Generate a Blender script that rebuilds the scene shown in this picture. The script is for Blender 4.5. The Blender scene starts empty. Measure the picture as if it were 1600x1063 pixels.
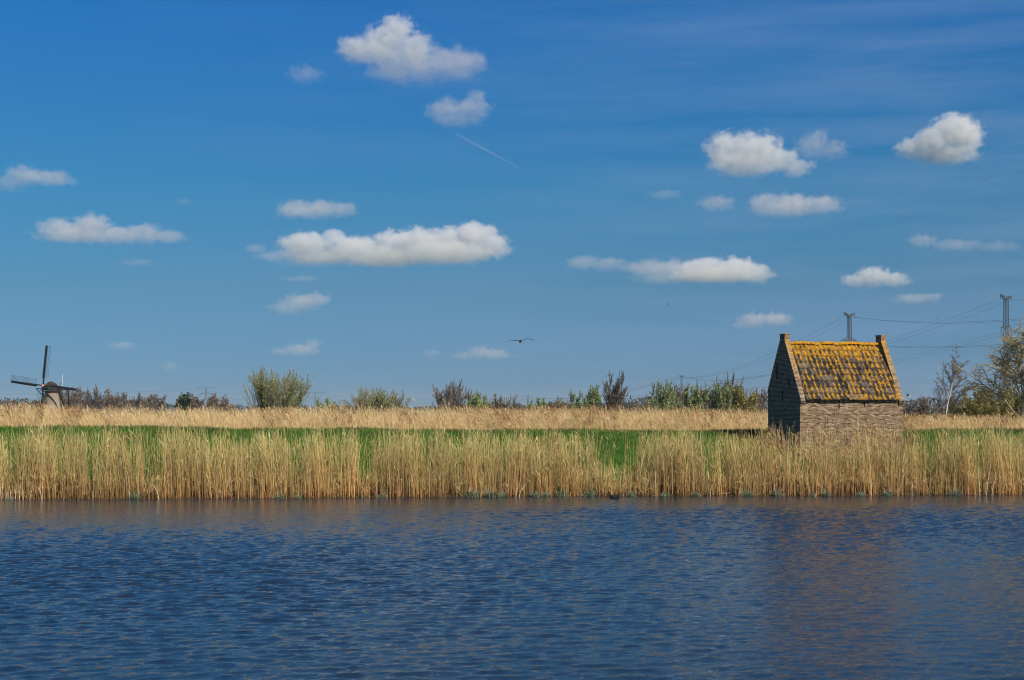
WAVE_AMP = 0.0041
SKY_TINT = [
(0.000, (0.160, 0.300, 0.590)),
(0.039, (0.150, 0.300, 0.590)),
(0.174, (0.157, 0.332, 0.497)),
(0.306, (0.116, 0.400, 0.576)),
(0.530, (0.076, 0.430, 0.762)),
(0.800, (0.146, 0.423, 0.717)),
(1.000, (0.235, 0.497, 0.710)),
]
HAZE = 0.00006
import bpy, bmesh, math, random
import numpy as np
from mathutils import Vector, Matrix
rnd = random.Random(7); NR = np.random.default_rng(11)
R = math.radians
scene = bpy.context.scene
col = scene.collection
# ------------------------------------------------------------------ camera
EYE = 3.6; FPX = 2222.2; HOR = 643.0
cam = bpy.data.cameras.new('camera'); camo = bpy.data.objects.new('camera', cam); col.objects.link(camo)
camo.location = (0, 0, EYE); camo.rotation_euler = (R(90), 0, 0)
cam.lens = 50; cam.sensor_width = 36; cam.sensor_fit = 'HORIZONTAL'
cam.shift_y = (HOR - 531.5) / 1600
cam.clip_start = 0.5; cam.clip_end = 120000
scene.camera = camo
# ------------------------------------------------------------------ light
SUN_EL, SUN_AZ = 41.0, 142.0          # azimuth clockwise from +Y: behind the camera, to the right
w = bpy.data.worlds.new('World'); scene.world = w; w.use_nodes = True
nt = w.node_tree; nt.nodes.clear()
def N(nt, t, **kw):
    n = nt.nodes.new(t)
    for k, v in kw.items(): setattr(n, k, v)
    return n
def M1(nt, op, a, b=None, c=None, clamp=False):
    n = nt.nodes.new('ShaderNodeMath'); n.operation = op; n.use_clamp = clamp
    for i, v in enumerate((a, b, c)):
        if v is None: continue
        if isinstance(v, (int, float)): n.inputs[i].default_value = v
        else: nt.links.new(v, n.inputs[i])
    return n.outputs[0]
def ramp(nt, fac, stops, interp='LINEAR'):
    n = nt.nodes.new('ShaderNodeValToRGB'); cr = n.color_ramp; cr.interpolation = interp
    while len(cr.elements) > 1: cr.elements.remove(cr.elements[-1])
    for i, (p, c) in enumerate(stops):
        e = cr.elements[0] if i == 0 else cr.elements.new(p)
        e.position = p; e.color = (*c, 1) if len(c) == 3 else c
    nt.links.new(fac, n.inputs[0]); return n.outputs[0]
def mixc(nt, fac, a, b, mode='MIX'):
    n = nt.nodes.new('ShaderNodeMix'); n.data_type = 'RGBA'; n.blend_type = mode
    for i, v in ((0, fac), (6, a), (7, b)):
        if isinstance(v, (int, float)): n.inputs[i].default_value = v
        elif isinstance(v, tuple): n.inputs[i].default_value = (*v, 1)
        else: nt.links.new(v, n.inputs[i])
    return n.outputs[2]
sky = N(nt, 'ShaderNodeTexSky', sky_type='NISHITA', sun_disc=False)
sky.sun_elevation = R(SUN_EL); sky.sun_rotation = R(SUN_AZ)
sky.altitude = 0; sky.air_density = 1.0; sky.dust_density = 0.3; sky.ozone_density = 2.5
tc = N(nt, 'ShaderNodeTexCoord'); sx = N(nt, 'ShaderNodeSeparateXYZ'); nt.links.new(tc.outputs['Generated'], sx.inputs[0])
# the sky seen through a polarising filter: deeper overhead, dull towards the horizon
tint = ramp(nt, M1(nt, 'MULTIPLY', sx.outputs[2], 2.0, clamp=True), SKY_TINT)
skyc = mixc(nt, 1.0, sky.outputs[0], tint, 'MULTIPLY')
# thin high cirrus streaks
mp = N(nt, 'ShaderNodeMapping'); mp.inputs['Scale'].default_value = (1.2, 1.2, 13.0); mp.inputs['Rotation'].default_value = (0, R(4), 0)
nt.links.new(tc.outputs['Generated'], mp.inputs[0])
nz = N(nt, 'ShaderNodeTexNoise'); nz.inputs['Scale'].default_value = 3.6; nz.inputs['Detail'].default_value = 8; nz.inputs['Roughness'].default_value = 0.6
nt.links.new(mp.outputs[0], nz.inputs[0])
side = M1(nt, 'MULTIPLY_ADD', sx.outputs[0], 1.5, 0.42, clamp=True)
veil = M1(nt, 'MULTIPLY', M1(nt, 'MULTIPLY', M1(nt, 'SUBTRACT', nz.outputs[0], 0.36, clamp=True), 1.25, clamp=True), side, clamp=True)
skyc = mixc(nt, veil, skyc, (1.9, 2.9, 4.6))
bg = N(nt, 'ShaderNodeBackground'); bg.inputs[1].default_value = 0.10; nt.links.new(skyc, bg.inputs[0])
wo = N(nt, 'ShaderNodeOutputWorld'); nt.links.new(bg.outputs[0], wo.inputs[0])
w.cycles.sampling_method = 'MANUAL'; w.cycles.sample_map_resolution = 512
sun = bpy.data.lights.new('sun', 'SUN'); sun.energy = 5.0; sun.angle = R(0.53); sun.color = (1.0, 0.91, 0.76)
suno = bpy.data.objects.new('sun', sun); col.objects.link(suno)
SD = Vector((math.sin(R(SUN_AZ)) * math.cos(R(SUN_EL)), math.cos(R(SUN_AZ)) * math.cos(R(SUN_EL)), math.sin(R(SUN_EL))))
suno.rotation_euler = SD.to_track_quat('Z', 'Y').to_euler(); suno.location = (30, -30, 40)
vs = scene.view_settings; vs.view_transform = 'Standard'; vs.look = 'None'; vs.exposure = 0.2; vs.gamma = 1.0
scene.cycles.use_denoising = True; scene.cycles.filter_width = 1.05
scene.cycles.max_bounces = 8; scene.cycles.volume_bounces = 3; scene.cycles.transparent_max_bounces = 12
scene.cycles.volume_max_steps = 256
def P(px, py, Y): return Vector(((px - 800) / FPX * Y, Y, EYE - (py - HOR) / FPX * Y))
# ------------------------------------------------------------------ helpers
def tag(o, label=None, cat=None, group=None, kind=None):
    if label: o['label'] = label
    if cat: o['category'] = cat
    if group: o['group'] = group
    if kind: o['kind'] = kind
    return o
def empty(name, loc, rz=0.0):
    o = bpy.data.objects.new(name, None); col.objects.link(o)
    o.location = loc; o.rotation_euler = (0, 0, rz); o.empty_display_size = 0.3; return o
def link(name, me, mat=None, parent=None):
    o = bpy.data.objects.new(name, me); col.objects.link(o)
    for m in (mat if isinstance(mat, (list, tuple)) else [mat]):
        if m: me.materials.append(m)
    if parent: o.parent = parent
    return o
def npmesh(name, V, F, colr=None, smooth=False, midx=None):
    """V (n,3), F (m,k) all faces with k corners; colr per-vertex (n,3)"""
    V = np.ascontiguousarray(V, dtype=np.float32); F = np.ascontiguousarray(F, dtype=np.int32)
    me = bpy.data.meshes.new(name); m, k = F.shape
    me.vertices.add(len(V)); me.vertices.foreach_set('co', V.ravel())
    me.loops.add(m * k); me.loops.foreach_set('vertex_index', F.ravel())
    me.polygons.add(m); me.polygons.foreach_set('loop_start', np.arange(0, m * k, k, dtype=np.int32))
    if midx is not None: me.polygons.foreach_set('material_index', np.asarray(midx, dtype=np.int32))
    if smooth: me.polygons.foreach_set('use_smooth', np.ones(m, dtype=bool))
    me.update(calc_edges=True)
    if colr is not None:
        a = me.color_attributes.new('tone', 'FLOAT_COLOR', 'POINT')
        c = np.ones((len(V), 4), dtype=np.float32); c[:, :3] = colr; a.data.foreach_set('color', c.ravel())
    return me
def material(name, rough=0.9, spec=0.2):
    m = bpy.data.materials.new(name); m.use_nodes = True
    b = m.node_tree.nodes['Principled BSDF']; b.inputs['Roughness'].default_value = rough
    b.inputs['Specular IOR Level'].default_value = spec
    return m, m.node_tree, b
def noise(nt, vec, scale, detail=4, rough=0.5, dist=0.0, out=0):
    n = nt.nodes.new('ShaderNodeTexNoise'); n.inputs['Scale'].default_value = scale; n.inputs['Detail'].default_value = detail
    n.inputs['Roughness'].default_value = rough; n.inputs['Distortion'].default_value = dist
    if vec is not None: nt.links.new(vec, n.inputs[0])
    return n.outputs[out]
def mapping(nt, vec, scale=(1, 1, 1), rot=(0, 0, 0), loc=(0, 0, 0)):
    n = nt.nodes.new('ShaderNodeMapping'); n.inputs['Scale'].default_value = scale
    n.inputs['Rotation'].default_value = rot; n.inputs['Location'].default_value = loc
    nt.links.new(vec, n.inputs[0]); return n.outputs[0]
def coord(nt, which='Object'):
    return nt.nodes.new('ShaderNodeTexCoord').outputs[which]
def bump(nt, h, strength, dist, bsdf):
    b = nt.nodes.new('ShaderNodeBump'); b.inputs['Strength'].default_value = strength; b.inputs['Distance'].default_value = dist
    nt.links.new(h, b.inputs['Height']); nt.links.new(b.outputs[0], bsdf.inputs['Normal']); return b
def plain(name, c, rough=0.8, spec=0.2, var=0.25, scale=3.0):
    m, t, b = material(name, rough, spec)
    f = noise(t, coord(t), scale, 5, 0.6)
    lo = tuple(x * (1 - var) for x in c); hi = tuple(min(1, x * (1 + var)) for x in c)
    t.links.new(ramp(t, f, [(0.3, lo), (0.7, hi)]), b.inputs['Base Color']); return m
ORD = ['first', 'second', 'third', 'fourth', 'fifth', 'sixth', 'seventh', 'eighth', 'ninth', 'tenth', 'eleventh', 'twelfth', 'thirteenth',
       'fourteenth', 'fifteenth', 'sixteenth', 'seventeenth', 'eighteenth', 'nineteenth', 'twentieth', 'twenty-first', 'twenty-second', 'twenty-third', 'twenty-fourth']
# ------------------------------------------------------------------ land and water
def bank(x): return 59.8 + 0.08 * x + 0.25 * np.sin(x * 0.21 + 1.0) + 0.12 * np.sin(x * 0.83) + 0.07 * np.sin(x * 2.3 + .5) + 0.05 * np.sin(x * 4.1)
def crest(x): return np.interp(x, [-24, -12, 0, 10, 30], [2.80, 2.68, 2.58, 2.55, 2.58]) + 0.03 * np.sin(x * 0.6) + 0.02 * np.sin(x * 1.7 + 2)
def ground_z(x, y):
    x = np.asarray(x, dtype=float); y = np.asarray(y, dtype=float)
    s = y - bank(np.clip(x, -400, 400)); c = crest(x)
    pts = [(-9, -1.6), (-1.2, -0.5), (0, 0.0), (1.2, 0.18), (3.0, 0.42)]
    z = np.interp(s, [p[0] for p in pts], [p[1] for p in pts])
    t = np.clip((s - 3.0) / 8.0, 0, 1); z = np.where(s > 3, 0.42 + (c - 0.42) * (t * 0.65 + 0.35 * t * t * (3 - 2 * t)), z)
    t = np.clip((s - 12.5) / 5.5, 0, 1); z = np.where(s > 12.5, c + (0.55 - c) * (t * t * (3 - 2 * t)), z)
    t = np.clip((s - 60) / 120, 0, 1); z = np.where(s > 60, 0.55 - 1.45 * t, z)
    t = np.clip((6.5 - y) / 5.0, 0, 1); z = np.where(y < 6.5, -1.6 + 3.6 * t * t * (3 - 2 * t), z)     # the near bank the camera stands on
    return z
def gz(x, y): return float(ground_z(x, y))
def sheet(name, xs, ys, zf, mat):
    X, Y = np.meshgrid(xs, ys); Z = zf(X, Y)
    V = np.stack([X.ravel(), Y.ravel(), Z.ravel()], 1)
    nx, ny = len(xs), len(ys); i = np.arange(nx - 1)[None, :] + nx * np.arange(ny - 1)[:, None]; i = i.ravel()
    F = np.stack([i, i + 1, i + 1 + nx, i + nx], 1)
    return link(name, npmesh(name, V, F, smooth=True), mat)
m_ground, t, b = material('ground', 0.95, 0.1)
oc = coord(t); sp = N(t, 'ShaderNodeSeparateXYZ'); t.links.new(oc, sp.inputs[0])
n1 = noise(t, oc, 0.6, 6, 0.6); n2 = noise(t, oc, 6.0, 5, 0.6)
soil = ramp(t, n2, [(0.3, (0.035, 0.024, 0.014)), (0.7, (0.10, 0.07, 0.04))])
turf = ramp(t, n1, [(0.3, (0.018, 0.055, 0.006)), (0.55, (0.035, 0.10, 0.010)), (0.75, (0.07, 0.12, 0.02))])
fm = M1(t, 'MULTIPLY', M1(t, 'SUBTRACT', sp.outputs[2], 0.42), 4.0, clamp=True)
c1 = mixc(t, fm, soil, turf)
far = M1(t, 'MULTIPLY', M1(t, 'SUBTRACT', sp.outputs[1], 76.0), 0.5, clamp=True)
c1 = mixc(t, far, c1, ramp(t, n1, [(0.3, (0.10, 0.085, 0.03)), (0.7, (0.07, 0.10, 0.02))]))
t.links.new(c1, b.inputs['Base Color']); bump(t, n2, 0.5, 0.05, b)
xs = np.concatenate([[-30000, -9000, -3000, -1200, -500, -250, -120, -70], np.arange(-50, 50.01, 0.5), [70, 120, 250, 500, 1200, 3000, 9000, 30000]])
ys = np.concatenate([[-300, -60, -10], np.arange(0, 8, 0.5), [12, 20, 35, 48], np.arange(50, 84, 0.35), [86, 90, 100, 115, 130, 150, 175, 200, 240, 320, 600, 1500, 4000, 12000, 40000]])
tag(sheet('ground', xs, ys, ground_z, m_ground), kind='structure')

# the river: real ripples, long crests lying across the wind, fine chop as a bump
_w = []
for i in range(64):
    lam = float(np.exp(NR.uniform(np.log(0.16), np.log(0.62)))); th = R(90 + 10) + NR.normal(0, 0.52)
    _w.append((2 * np.pi / lam * math.cos(th), 2 * np.pi / lam * math.sin(th), NR.uniform(0, 6.28), WAVE_AMP * lam ** 0.95 * NR.uniform(0.5, 1.3)))
def water_z(X, Y):
    Z = np.zeros_like(X)
    gx = 0.7 + 0.5 * np.sin(X * 0.11 + 0.3 * np.sin(Y * 0.13)) * np.sin(Y * 0.16 + X * 0.03)
    for (kx, ky, ph, a) in _w:
        Z += a * (np.exp(1.6 * np.sin(kx * X + ky * Y + ph + 0.9 * np.sin(0.35 * X + ph) + 0.8 * np.sin(0.31 * Y + 2 * ph))) - 1.75) * .55
    calm = np.clip((bank(np.clip(X, -400, 400)) - Y) / 9.0, 0.42, 1.0)
    near = (np.abs(X) < 60) & (Y > 4) & (Y < 66)
    return np.where(near, Z * gx * calm, 0.0)
m_water, t, b = material('water', 0.02, 0.5)
b.inputs['Base Color'].default_value = (0.010, 0.022, 0.042, 1); b.inputs['IOR'].default_value = 1.333
oc = coord(t)
f1 = noise(t, mapping(t, oc, (2.2, 4.2, 1), rot=(0, 0, R(8))), 2.6, 5, 0.62, 0.3)
f2 = noise(t, mapping(t, oc, (6, 11, 1), rot=(0, 0, R(14))), 2.4, 3, 0.55, 0.2)
bump(t, M1(t, 'MULTIPLY_ADD', f2, 0.30, f1), 0.7, 0.024, b)
xs = np.concatenate([[-3000, -600, -200, -90], np.arange(-42, 42.01, 0.08), [90, 200, 600, 3000]])
ys = np.concatenate([[1.5, 5.0, 10, 14], np.arange(17.5, 63.5, 0.07), [66, 90, 300]])
ys = ys[ys < 70]
m_wobj = sheet('river', xs, ys, water_z, m_water); tag(m_wobj, kind='structure')
# ------------------------------------------------------------------ solid helpers
class MB:
    def __init__(s): s.bm = bmesh.new()
    def box(s, x0, x1, y0, y1, z0, z1):
        v = [s.bm.verts.new(p) for p in ((x0,y0,z0),(x1,y0,z0),(x1,y1,z0),(x0,y1,z0),(x0,y0,z1),(x1,y0,z1),(x1,y1,z1),(x0,y1,z1))]
        for f in ((0,3,2,1),(4,5,6,7),(0,1,5,4),(1,2,6,5),(2,3,7,6),(3,0,4,7)): s.bm.faces.new([v[i] for i in f])
        return s
    def bar(s, a, b, w, h=None, up=None):
        a = Vector(a); b = Vector(b); h = h or w; d = (b - a).normalized(); u = Vector(up) if up else Vector((0, 0, 1))
        if abs(d.dot(u)) > .98: u = Vector((0, 1, 0))
        sd = d.cross(u).normalized() * w / 2; u = sd.cross(d).normalized() * h / 2
        v = [s.bm.verts.new(p) for q in (a, b) for p in (q - sd - u, q + sd - u, q + sd + u, q - sd + u)]
        for f in ((3,2,1,0),(4,5,6,7),(0,1,5,4),(1,2,6,5),(2,3,7,6),(3,0,4,7)): s.bm.faces.new([v[i] for i in f])
        return s
    def tube(s, pts, rad, n=6):
        pts = [Vector(p) for p in pts]; rad = rad if isinstance(rad, (list, tuple)) else [rad] * len(pts); rings = []
        for i, p in enumerate(pts):
            d = (pts[min(i + 1, len(pts) - 1)] - pts[max(i - 1, 0)]).normalized(); u = Vector((0, 0, 1)) if abs(d.z) < .95 else Vector((1, 0, 0))
            a = d.cross(u).normalized(); c = a.cross(d)
            rings.append([s.bm.verts.new(p + (a * math.cos(k * 2 * math.pi / n) + c * math.sin(k * 2 * math.pi / n)) * rad[i]) for k in range(n)])
        for r0, r1 in zip(rings, rings[1:]):
            for k in range(n): s.bm.faces.new([r0[k], r0[(k + 1) % n], r1[(k + 1) % n], r1[k]])
        s.bm.faces.new(rings[0][::-1]); s.bm.faces.new(rings[-1]); return s
    def prism(s, poly, ax, a0, a1):
        """poly of (p, q) extruded along axis ax from a0 to a1"""
        def mk(p, q, a): return ((a, p, q), (p, a, q), (p, q, a))[ax]
        r0 = [s.bm.verts.new(mk(p, q, a0)) for p, q in poly]; r1 = [s.bm.verts.new(mk(p, q, a1)) for p, q in poly]
        s.bm.faces.new(r0); s.bm.faces.new(r1[::-1])
        for k in range(len(poly)): s.bm.faces.new([r0[k - 1], r0[k], r1[k], r1[k - 1]])
        return s
    def build(s, name, mat, parent=None, smooth=False, bevel=0.0, mi=None):
        bmesh.ops.recalc_face_normals(s.bm, faces=s.bm.faces)
        if mi:
            for f in s.bm.faces: f.material_index = mi(f)
        me = bpy.data.meshes.new(name); s.bm.to_mesh(me); s.bm.free()
        if smooth:
            for p in me.polygons: p.use_smooth = True
        o = link(name, me, mat, parent)
        if bevel: b_ = o.modifiers.new('bevel', 'BEVEL'); b_.width = bevel; b_.segments = 1; b_.limit_method = 'ANGLE'
        return o
# ------------------------------------------------------------------ the brick hut
HX, HY, HA = 13.57, 67.0, R(14.0); HL, HW = 5.37, 3.62; T = 0.24
def brickmat(name, cols, mortar, lich=0.0, dark=1.0):
    m, t, b = material(name, 0.92, 0.15); oc = coord(t); sp = N(t, 'ShaderNodeSeparateXYZ'); t.links.new(oc, sp.inputs[0])
    wob = noise(t, oc, 1.4, 3)
    cb = N(t, 'ShaderNodeCombineXYZ'); t.links.new(M1(t, 'ADD', sp.outputs[0], sp.outputs[1]), cb.inputs[0])
    t.links.new(M1(t, 'MULTIPLY_ADD', wob, 0.0, sp.outputs[2]), cb.inputs[1])
    br = N(t, 'ShaderNodeTexBrick'); br.inputs['Scale'].default_value = 1.0; br.inputs['Brick Width'].default_value = 0.205; br.inputs['Row Height'].default_value = 0.062
    br.inputs['Mortar Size'].default_value = 0.010; br.inputs['Mortar Smooth'].default_value = 0.3; br.inputs['Bias'].default_value = 0.0
    br.inputs['Color1'].default_value = (0, 0, 0, 1); br.inputs['Color2'].default_value = (1, 1, 1, 1); br.inputs['Mortar'].default_value = (0.5, .5, .5, 1)
    t.links.new(cb.outputs[0], br.inputs[0])
    n1 = noise(t, oc, 2.6, 8, 0.72); n2 = noise(t, oc, 8.0, 6, 0.75)
    v = M1(t, 'MULTIPLY_ADD', br.outputs['Color'], 0.75, M1(t, 'MULTIPLY_ADD', n2, 0.9, -0.30))
    base = ramp(t, v, cols)
    grey = M1(t, 'MULTIPLY', M1(t, 'SUBTRACT', n1, 0.42), 4.0, clamp=True)
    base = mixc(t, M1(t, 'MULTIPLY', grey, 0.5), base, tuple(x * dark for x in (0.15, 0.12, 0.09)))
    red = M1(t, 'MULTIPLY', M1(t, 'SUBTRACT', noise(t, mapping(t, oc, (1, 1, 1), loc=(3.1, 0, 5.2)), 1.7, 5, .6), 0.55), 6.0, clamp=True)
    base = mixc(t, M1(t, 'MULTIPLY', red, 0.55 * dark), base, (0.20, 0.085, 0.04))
    gone = M1(t, 'MULTIPLY', br.outputs['Fac'], M1(t, 'MULTIPLY_ADD', n1, 1.3, 0.15, clamp=True), clamp=True)
    c = mixc(t, gone, base, mortar)
    if lich:
        lf = M1(t, 'ADD', M1(t, 'MULTIPLY', M1(t, 'SUBTRACT', sp.outputs[2], 4.3 - HZ), 0.20 * lich), M1(t, 'MULTIPLY_ADD', noise(t, oc, 7.5, 7, 0.72), 3.2, -1.95))
        lm = M1(t, 'MULTIPLY', lf, 5.0, clamp=True)
        c = mixc(t, lm, c, ramp(t, noise(t, oc, 24, 4), [(0.3, (0.30, 0.15, 0.015)), (0.7, (0.56, 0.30, 0.03))]))
    t.links.new(c, b.inputs['Base Color'])
    h = M1(t, 'ADD', M1(t, 'MULTIPLY', M1(t, 'SUBTRACT', 1.0, br.outputs['Fac']), 0.6), M1(t, 'MULTIPLY', n2, 0.6)); bump(t, h, 0.8, 0.016, b)
    return m
HZ = gz(HX + 2, HY + 0.3) - 0.25
BR = [(0.15, (0.03, 0.022, 0.018)), (0.38, (0.11, 0.064, 0.04)), (0.6, (0.24, 0.14, 0.08)), (0.75, (0.33, 0.22, 0.13)), (0.95, (0.44, 0.35, 0.24))]
m_brick = brickmat('old_brick', BR, (0.32, 0.255, 0.18))
m_tar_shade = brickmat('dark_brick', [(0.2, (0.035, 0.030, 0.028)), (0.5, (0.085, 0.074, 0.066)), (0.85, (0.19, 0.165, 0.14))], (0.34, 0.31, 0.28), dark=0.5)
m_cop = brickmat('lichen_brick', BR, (0.34, 0.29, 0.22), lich=1.0)
m_stub = brickmat('stub_brick', BR, (0.34, 0.29, 0.22), lich=0.62)
m_iron = plain('iron', (0.02, 0.018, 0.017), 0.7)
# pantiles: ochre lichen on the raised rolls, slate grey pans
m_tile, t, b = material('pantile', 0.85, 0.2); oc = coord(t); a = N(t, 'ShaderNodeAttribute', attribute_name='tone'); s3 = N(t, 'ShaderNodeSeparateColor'); t.links.new(a.outputs['Color'], s3.inputs[0])
n1 = noise(t, oc, 3.0, 6, 0.65); n2 = noise(t, oc, 22.0, 5, 0.7)
tile_c = ramp(t, M1(t, 'MULTIPLY_ADD', n2, 0.4, M1(t, 'MULTIPLY', s3.outputs[0], 0.6)), [(0.15, (0.016, 0.015, 0.016)), (0.5, (0.050, 0.045, 0.043)), (0.68, (0.085, 0.068, 0.057)), (0.85, (0.13, 0.12, 0.11))])
n3 = noise(t, mapping(t, oc, (1.0, .45, .45)), 6.5, 4, .6)
lf = M1(t, 'ADD', M1(t, 'MULTIPLY', s3.outputs[1], 0.50), M1(t, 'ADD', M1(t, 'MULTIPLY', n1, 2.1), M1(t, 'MULTIPLY_ADD', n3, 1.9, M1(t, 'MULTIPLY', n2, 0.7))))
lf = M1(t, 'ADD', lf, M1(t, 'MULTIPLY', s3.outputs[2], 0.55)); lm = M1(t, 'MULTIPLY', M1(t, 'SUBTRACT', lf, 2.62), 4.5, clamp=True)
lcol = ramp(t, noise(t, oc, 9.0, 6, 0.7), [(0.28, (0.24, 0.115, 0.012)), (0.42, (0.28, 0.135, 0.014)), (0.55, (0.44, 0.225, 0.016)), (0.7, (0.56, 0.34, 0.05))])
t.links.new(mixc(t, lm, tile_c, lcol), b.inputs['Base Color']); bump(t, M1(t, 'ADD', n2, M1(t, 'MULTIPLY', lm, .5)), 0.7, 0.012, b)
hut = empty('brick_hut', (HX, HY, HZ), HA)
tag(hut, 'small old brick hut with steep orange lichened pantile roof standing in reeds', 'hut')
zg = -0.5; ZE, ZB, ZR = 4.13 - HZ, 4.52 - HZ, 6.86 - HZ; YR = 1.96            # front eave, back eave, ridge (local)
MB().box(T, HL - T, 0.0, T, zg, ZE).build('front_wall', m_brick, hut)
MB().box(T, HL - T, HW - T, HW, zg, ZB).build('back_wall', m_brick, hut)
def verge(y0, z0, y1, z1, th, y): return z0 + (z1 - z0) * (y - y0) / (y1 - y0) + th
CW = 0.275
for x0, x1 in ((0.0, T), (HL - T, HL)):
    poly = [(0.0, zg), (HW, zg), (HW, ZB + 0.02), (YR + CW, ZR + 0.02), (YR - CW, ZR + 0.02), (0.0, ZE - 0.02)]
    g = MB().prism(poly, 0, x0, x1)
    g = g.build('gable_wall', [m_brick, m_tar_shade], hut, mi=lambda f: 1 if abs(f.normal.x) > .6 else 0)
    # brick coping down both slopes, a corbelled kneeler at the foot, and the square stub on top
    e = 0.012
    sl = (ZR - ZE) / (YR - CW + 0.0); c = MB()
    c.prism([(-0.10, ZE + 0.02 - .10 * sl), (-0.10, ZE + 0.20 - .10 * sl), (YR - CW, ZR + 0.20), (YR - CW, ZR + 0.022), (0.0, ZE - 0.018)], 0, x0 - e, x1 + e)
    c.build('verge_coping', [m_cop, m_tar_shade], g, mi=lambda f: 1 if f.normal.x < -.6 else 0)  # left face of each coping in dark brick: its shade is painted in
    sb = (ZR - ZB) / (HW - YR - CW); c = MB()
    c.prism([(HW + 0.05, ZB + 0.02 - .05 * sb), (HW + 0.05, ZB + 0.18 - .05 * sb), (YR + CW, ZR + 0.18), (YR + CW, ZR + 0.022), (HW, ZB + 0.022)], 0, x0 - e, x1 + e)
    c.build('verge_coping', m_cop, g)
    k = MB()
    for i, (dy, za, zb) in enumerate(((0.13, 0.09, -0.045), (0.10, -0.048, -0.115), (0.06, -0.118, -0.185), (0.03, -0.188, -0.25))): k.box(x0 - e - .002, x1 + e + .002, -dy, -0.001, ZE + zb, ZE + za - (0.11 if i == 0 else 0))
    k.build('kneeler', m_cop, g)
    c = MB().box(x0 - .006, x1 + .006, YR - CW + .002, YR + CW - .002, ZR + 0.024, 7.30 - HZ)
    c.box(x0 - .025, x1 + .025, YR - CW - .018, YR + CW + .018, 7.302 - HZ, 7.36 - HZ)
    c.build('chimney_stub', [m_stub, m_tar_shade], hut, bevel=0.008, mi=lambda f: 1 if f.normal.x < -.6 else 0)  # both stubs get a dark left side, shade put into the brick colour
def roof_side(ya, za, yb, zb, rows, sgn):
    """tiles from the ridge (ya, za) down to the eave (yb, zb); every tile its own S-curved sheet lapping the one below"""
    V = []; F = []; C = []; cols_n = 20; x0, x1 = T + 0.012, HL - T - 0.012; cw = (x1 - x0) / cols_n
    dy, dz = yb - ya, zb - za; L = math.hypot(dy, dz); dy /= L; dz /= L; ny, nz = -dz * (1 if dy > 0 else -1), abs(dy); ny = (1 if dy > 0 else -1) * abs(dz)
    rl = L / rows; U = 8
    for r_ in range(rows):
        sag = 0.0
        for c_ in range(cols_n):
            tone = rnd.random(); tilt = rnd.uniform(-.008, .008); slip = rnd.uniform(-.012, .012); rot = rnd.uniform(-.015, .015); base = len(V)
            lic = max(0.0, 1.0 - r_ / 2.2) * 0.9 + rnd.uniform(-.25, .25)
            for (v_, lift) in ((-0.18, 0.0), (0.5, 0.024), (1.0, 0.050), (1.0, 0.012)):
                for k in range(U + 1):
                    u = k / U; prof = (math.sin(2 * math.pi * u + 2.2) * .5 + .5) ** 1.3
                    x = x0 + (c_ + u * 1.0) * cw + rot * v_; d = (r_ + v_) * rl + slip * (v_ > 0)
                    o = lift + prof * 0.060 + tilt * (u - .5) * 2 + 0.01 + .03 * math.sin(x * 1.1) * (d / L) * .5
                    V.append((x, ya + dy * d + ny * o, za + dz * d + nz * o)); C.append((tone, prof, max(0, lic)))
            for q in range(3):
                for k in range(U):
                    a_ = base + q * (U + 1) + k; F.append((a_, a_ + 1, a_ + U + 2, a_ + U + 1))
    return V, F, C
V1, F1, C1 = roof_side(YR, ZR - 0.02, -0.13, ZE - 0.02, 9, -1)
V2, F2, C2 = roof_side(YR, ZR - 0.02, HW + 0.08, ZB - 0.02, 8, 1)
o = link('roof', npmesh('roof', np.array(V1 + V2), np.array(F1 + [tuple(i + len(V1) for i in f) for f in F2]), np.array(C1 + C2), smooth=False), m_tile, hut)
MB().prism([(0.02, ZE - 0.02), (YR, ZR - 0.06), (HW - .02, ZB - 0.02), (HW - .25, ZB - .1), (YR, ZR - .3), (.25, ZE - .1)], 0, T + .003, HL - T - .003).build('roof_boarding', m_iron, hut)
# ridge: half-round tiles thick with ochre lichen
rm_ = MB(); nseg = 14; x0, x1 = T + .01, HL - T - .01
for i in range(nseg):
    a0 = x0 + (x1 - x0) * i / nseg; a1 = x0 + (x1 - x0) * (i + 1) / nseg; o1 = rnd.uniform(-.03, .03)
    arc = [(YR + math.cos(th) * rr, ZR + o1 + 0.01 + math.sin(th) * rr) for rr, ths in ((0.13, range(0, 181, 30)), (0.105, range(180, -1, -30))) for th in [R(q) for q in ths]]
    rm_.prism(arc, 0, a0 + .002, a1 + (.02 if i < nseg - 1 else 0))
m_ridge, t, b = material('lichen_ridge', 0.9, 0.1); oc = coord(t); n1 = noise(t, oc, 8, 6, .7)
t.links.new(ramp(t, n1, [(0.34, (0.07, 0.055, 0.04)), (0.46, (0.36, 0.165, 0.012)), (0.6, (0.56, 0.28, 0.014)), (0.8, (0.56, 0.38, 0.09))]), b.inputs['Base Color']); bump(t, noise(t, oc, 30, 5, .7), 0.9, 0.02, b)
rm_.build('ridge_tiles', m_ridge, hut)
g = MB(); 
for (x, za, zb) in ((2.01, 4.12, 3.74), (3.34, 4.12, 3.82)): MB().box(x - .022, x + .022, -0.03, -0.002, zb - HZ, za - HZ).build('wall_anchor', m_iron, hut)
for (y, za, zb) in ((1.91, 4.66, 4.10), (2.55, 5.85, 5.20), (1.2, 5.2, 4.75)): MB().box(-0.035, -0.002, y - .025, y + .025, zb - HZ, za - HZ).build('wall_anchor', m_iron, hut)
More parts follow.
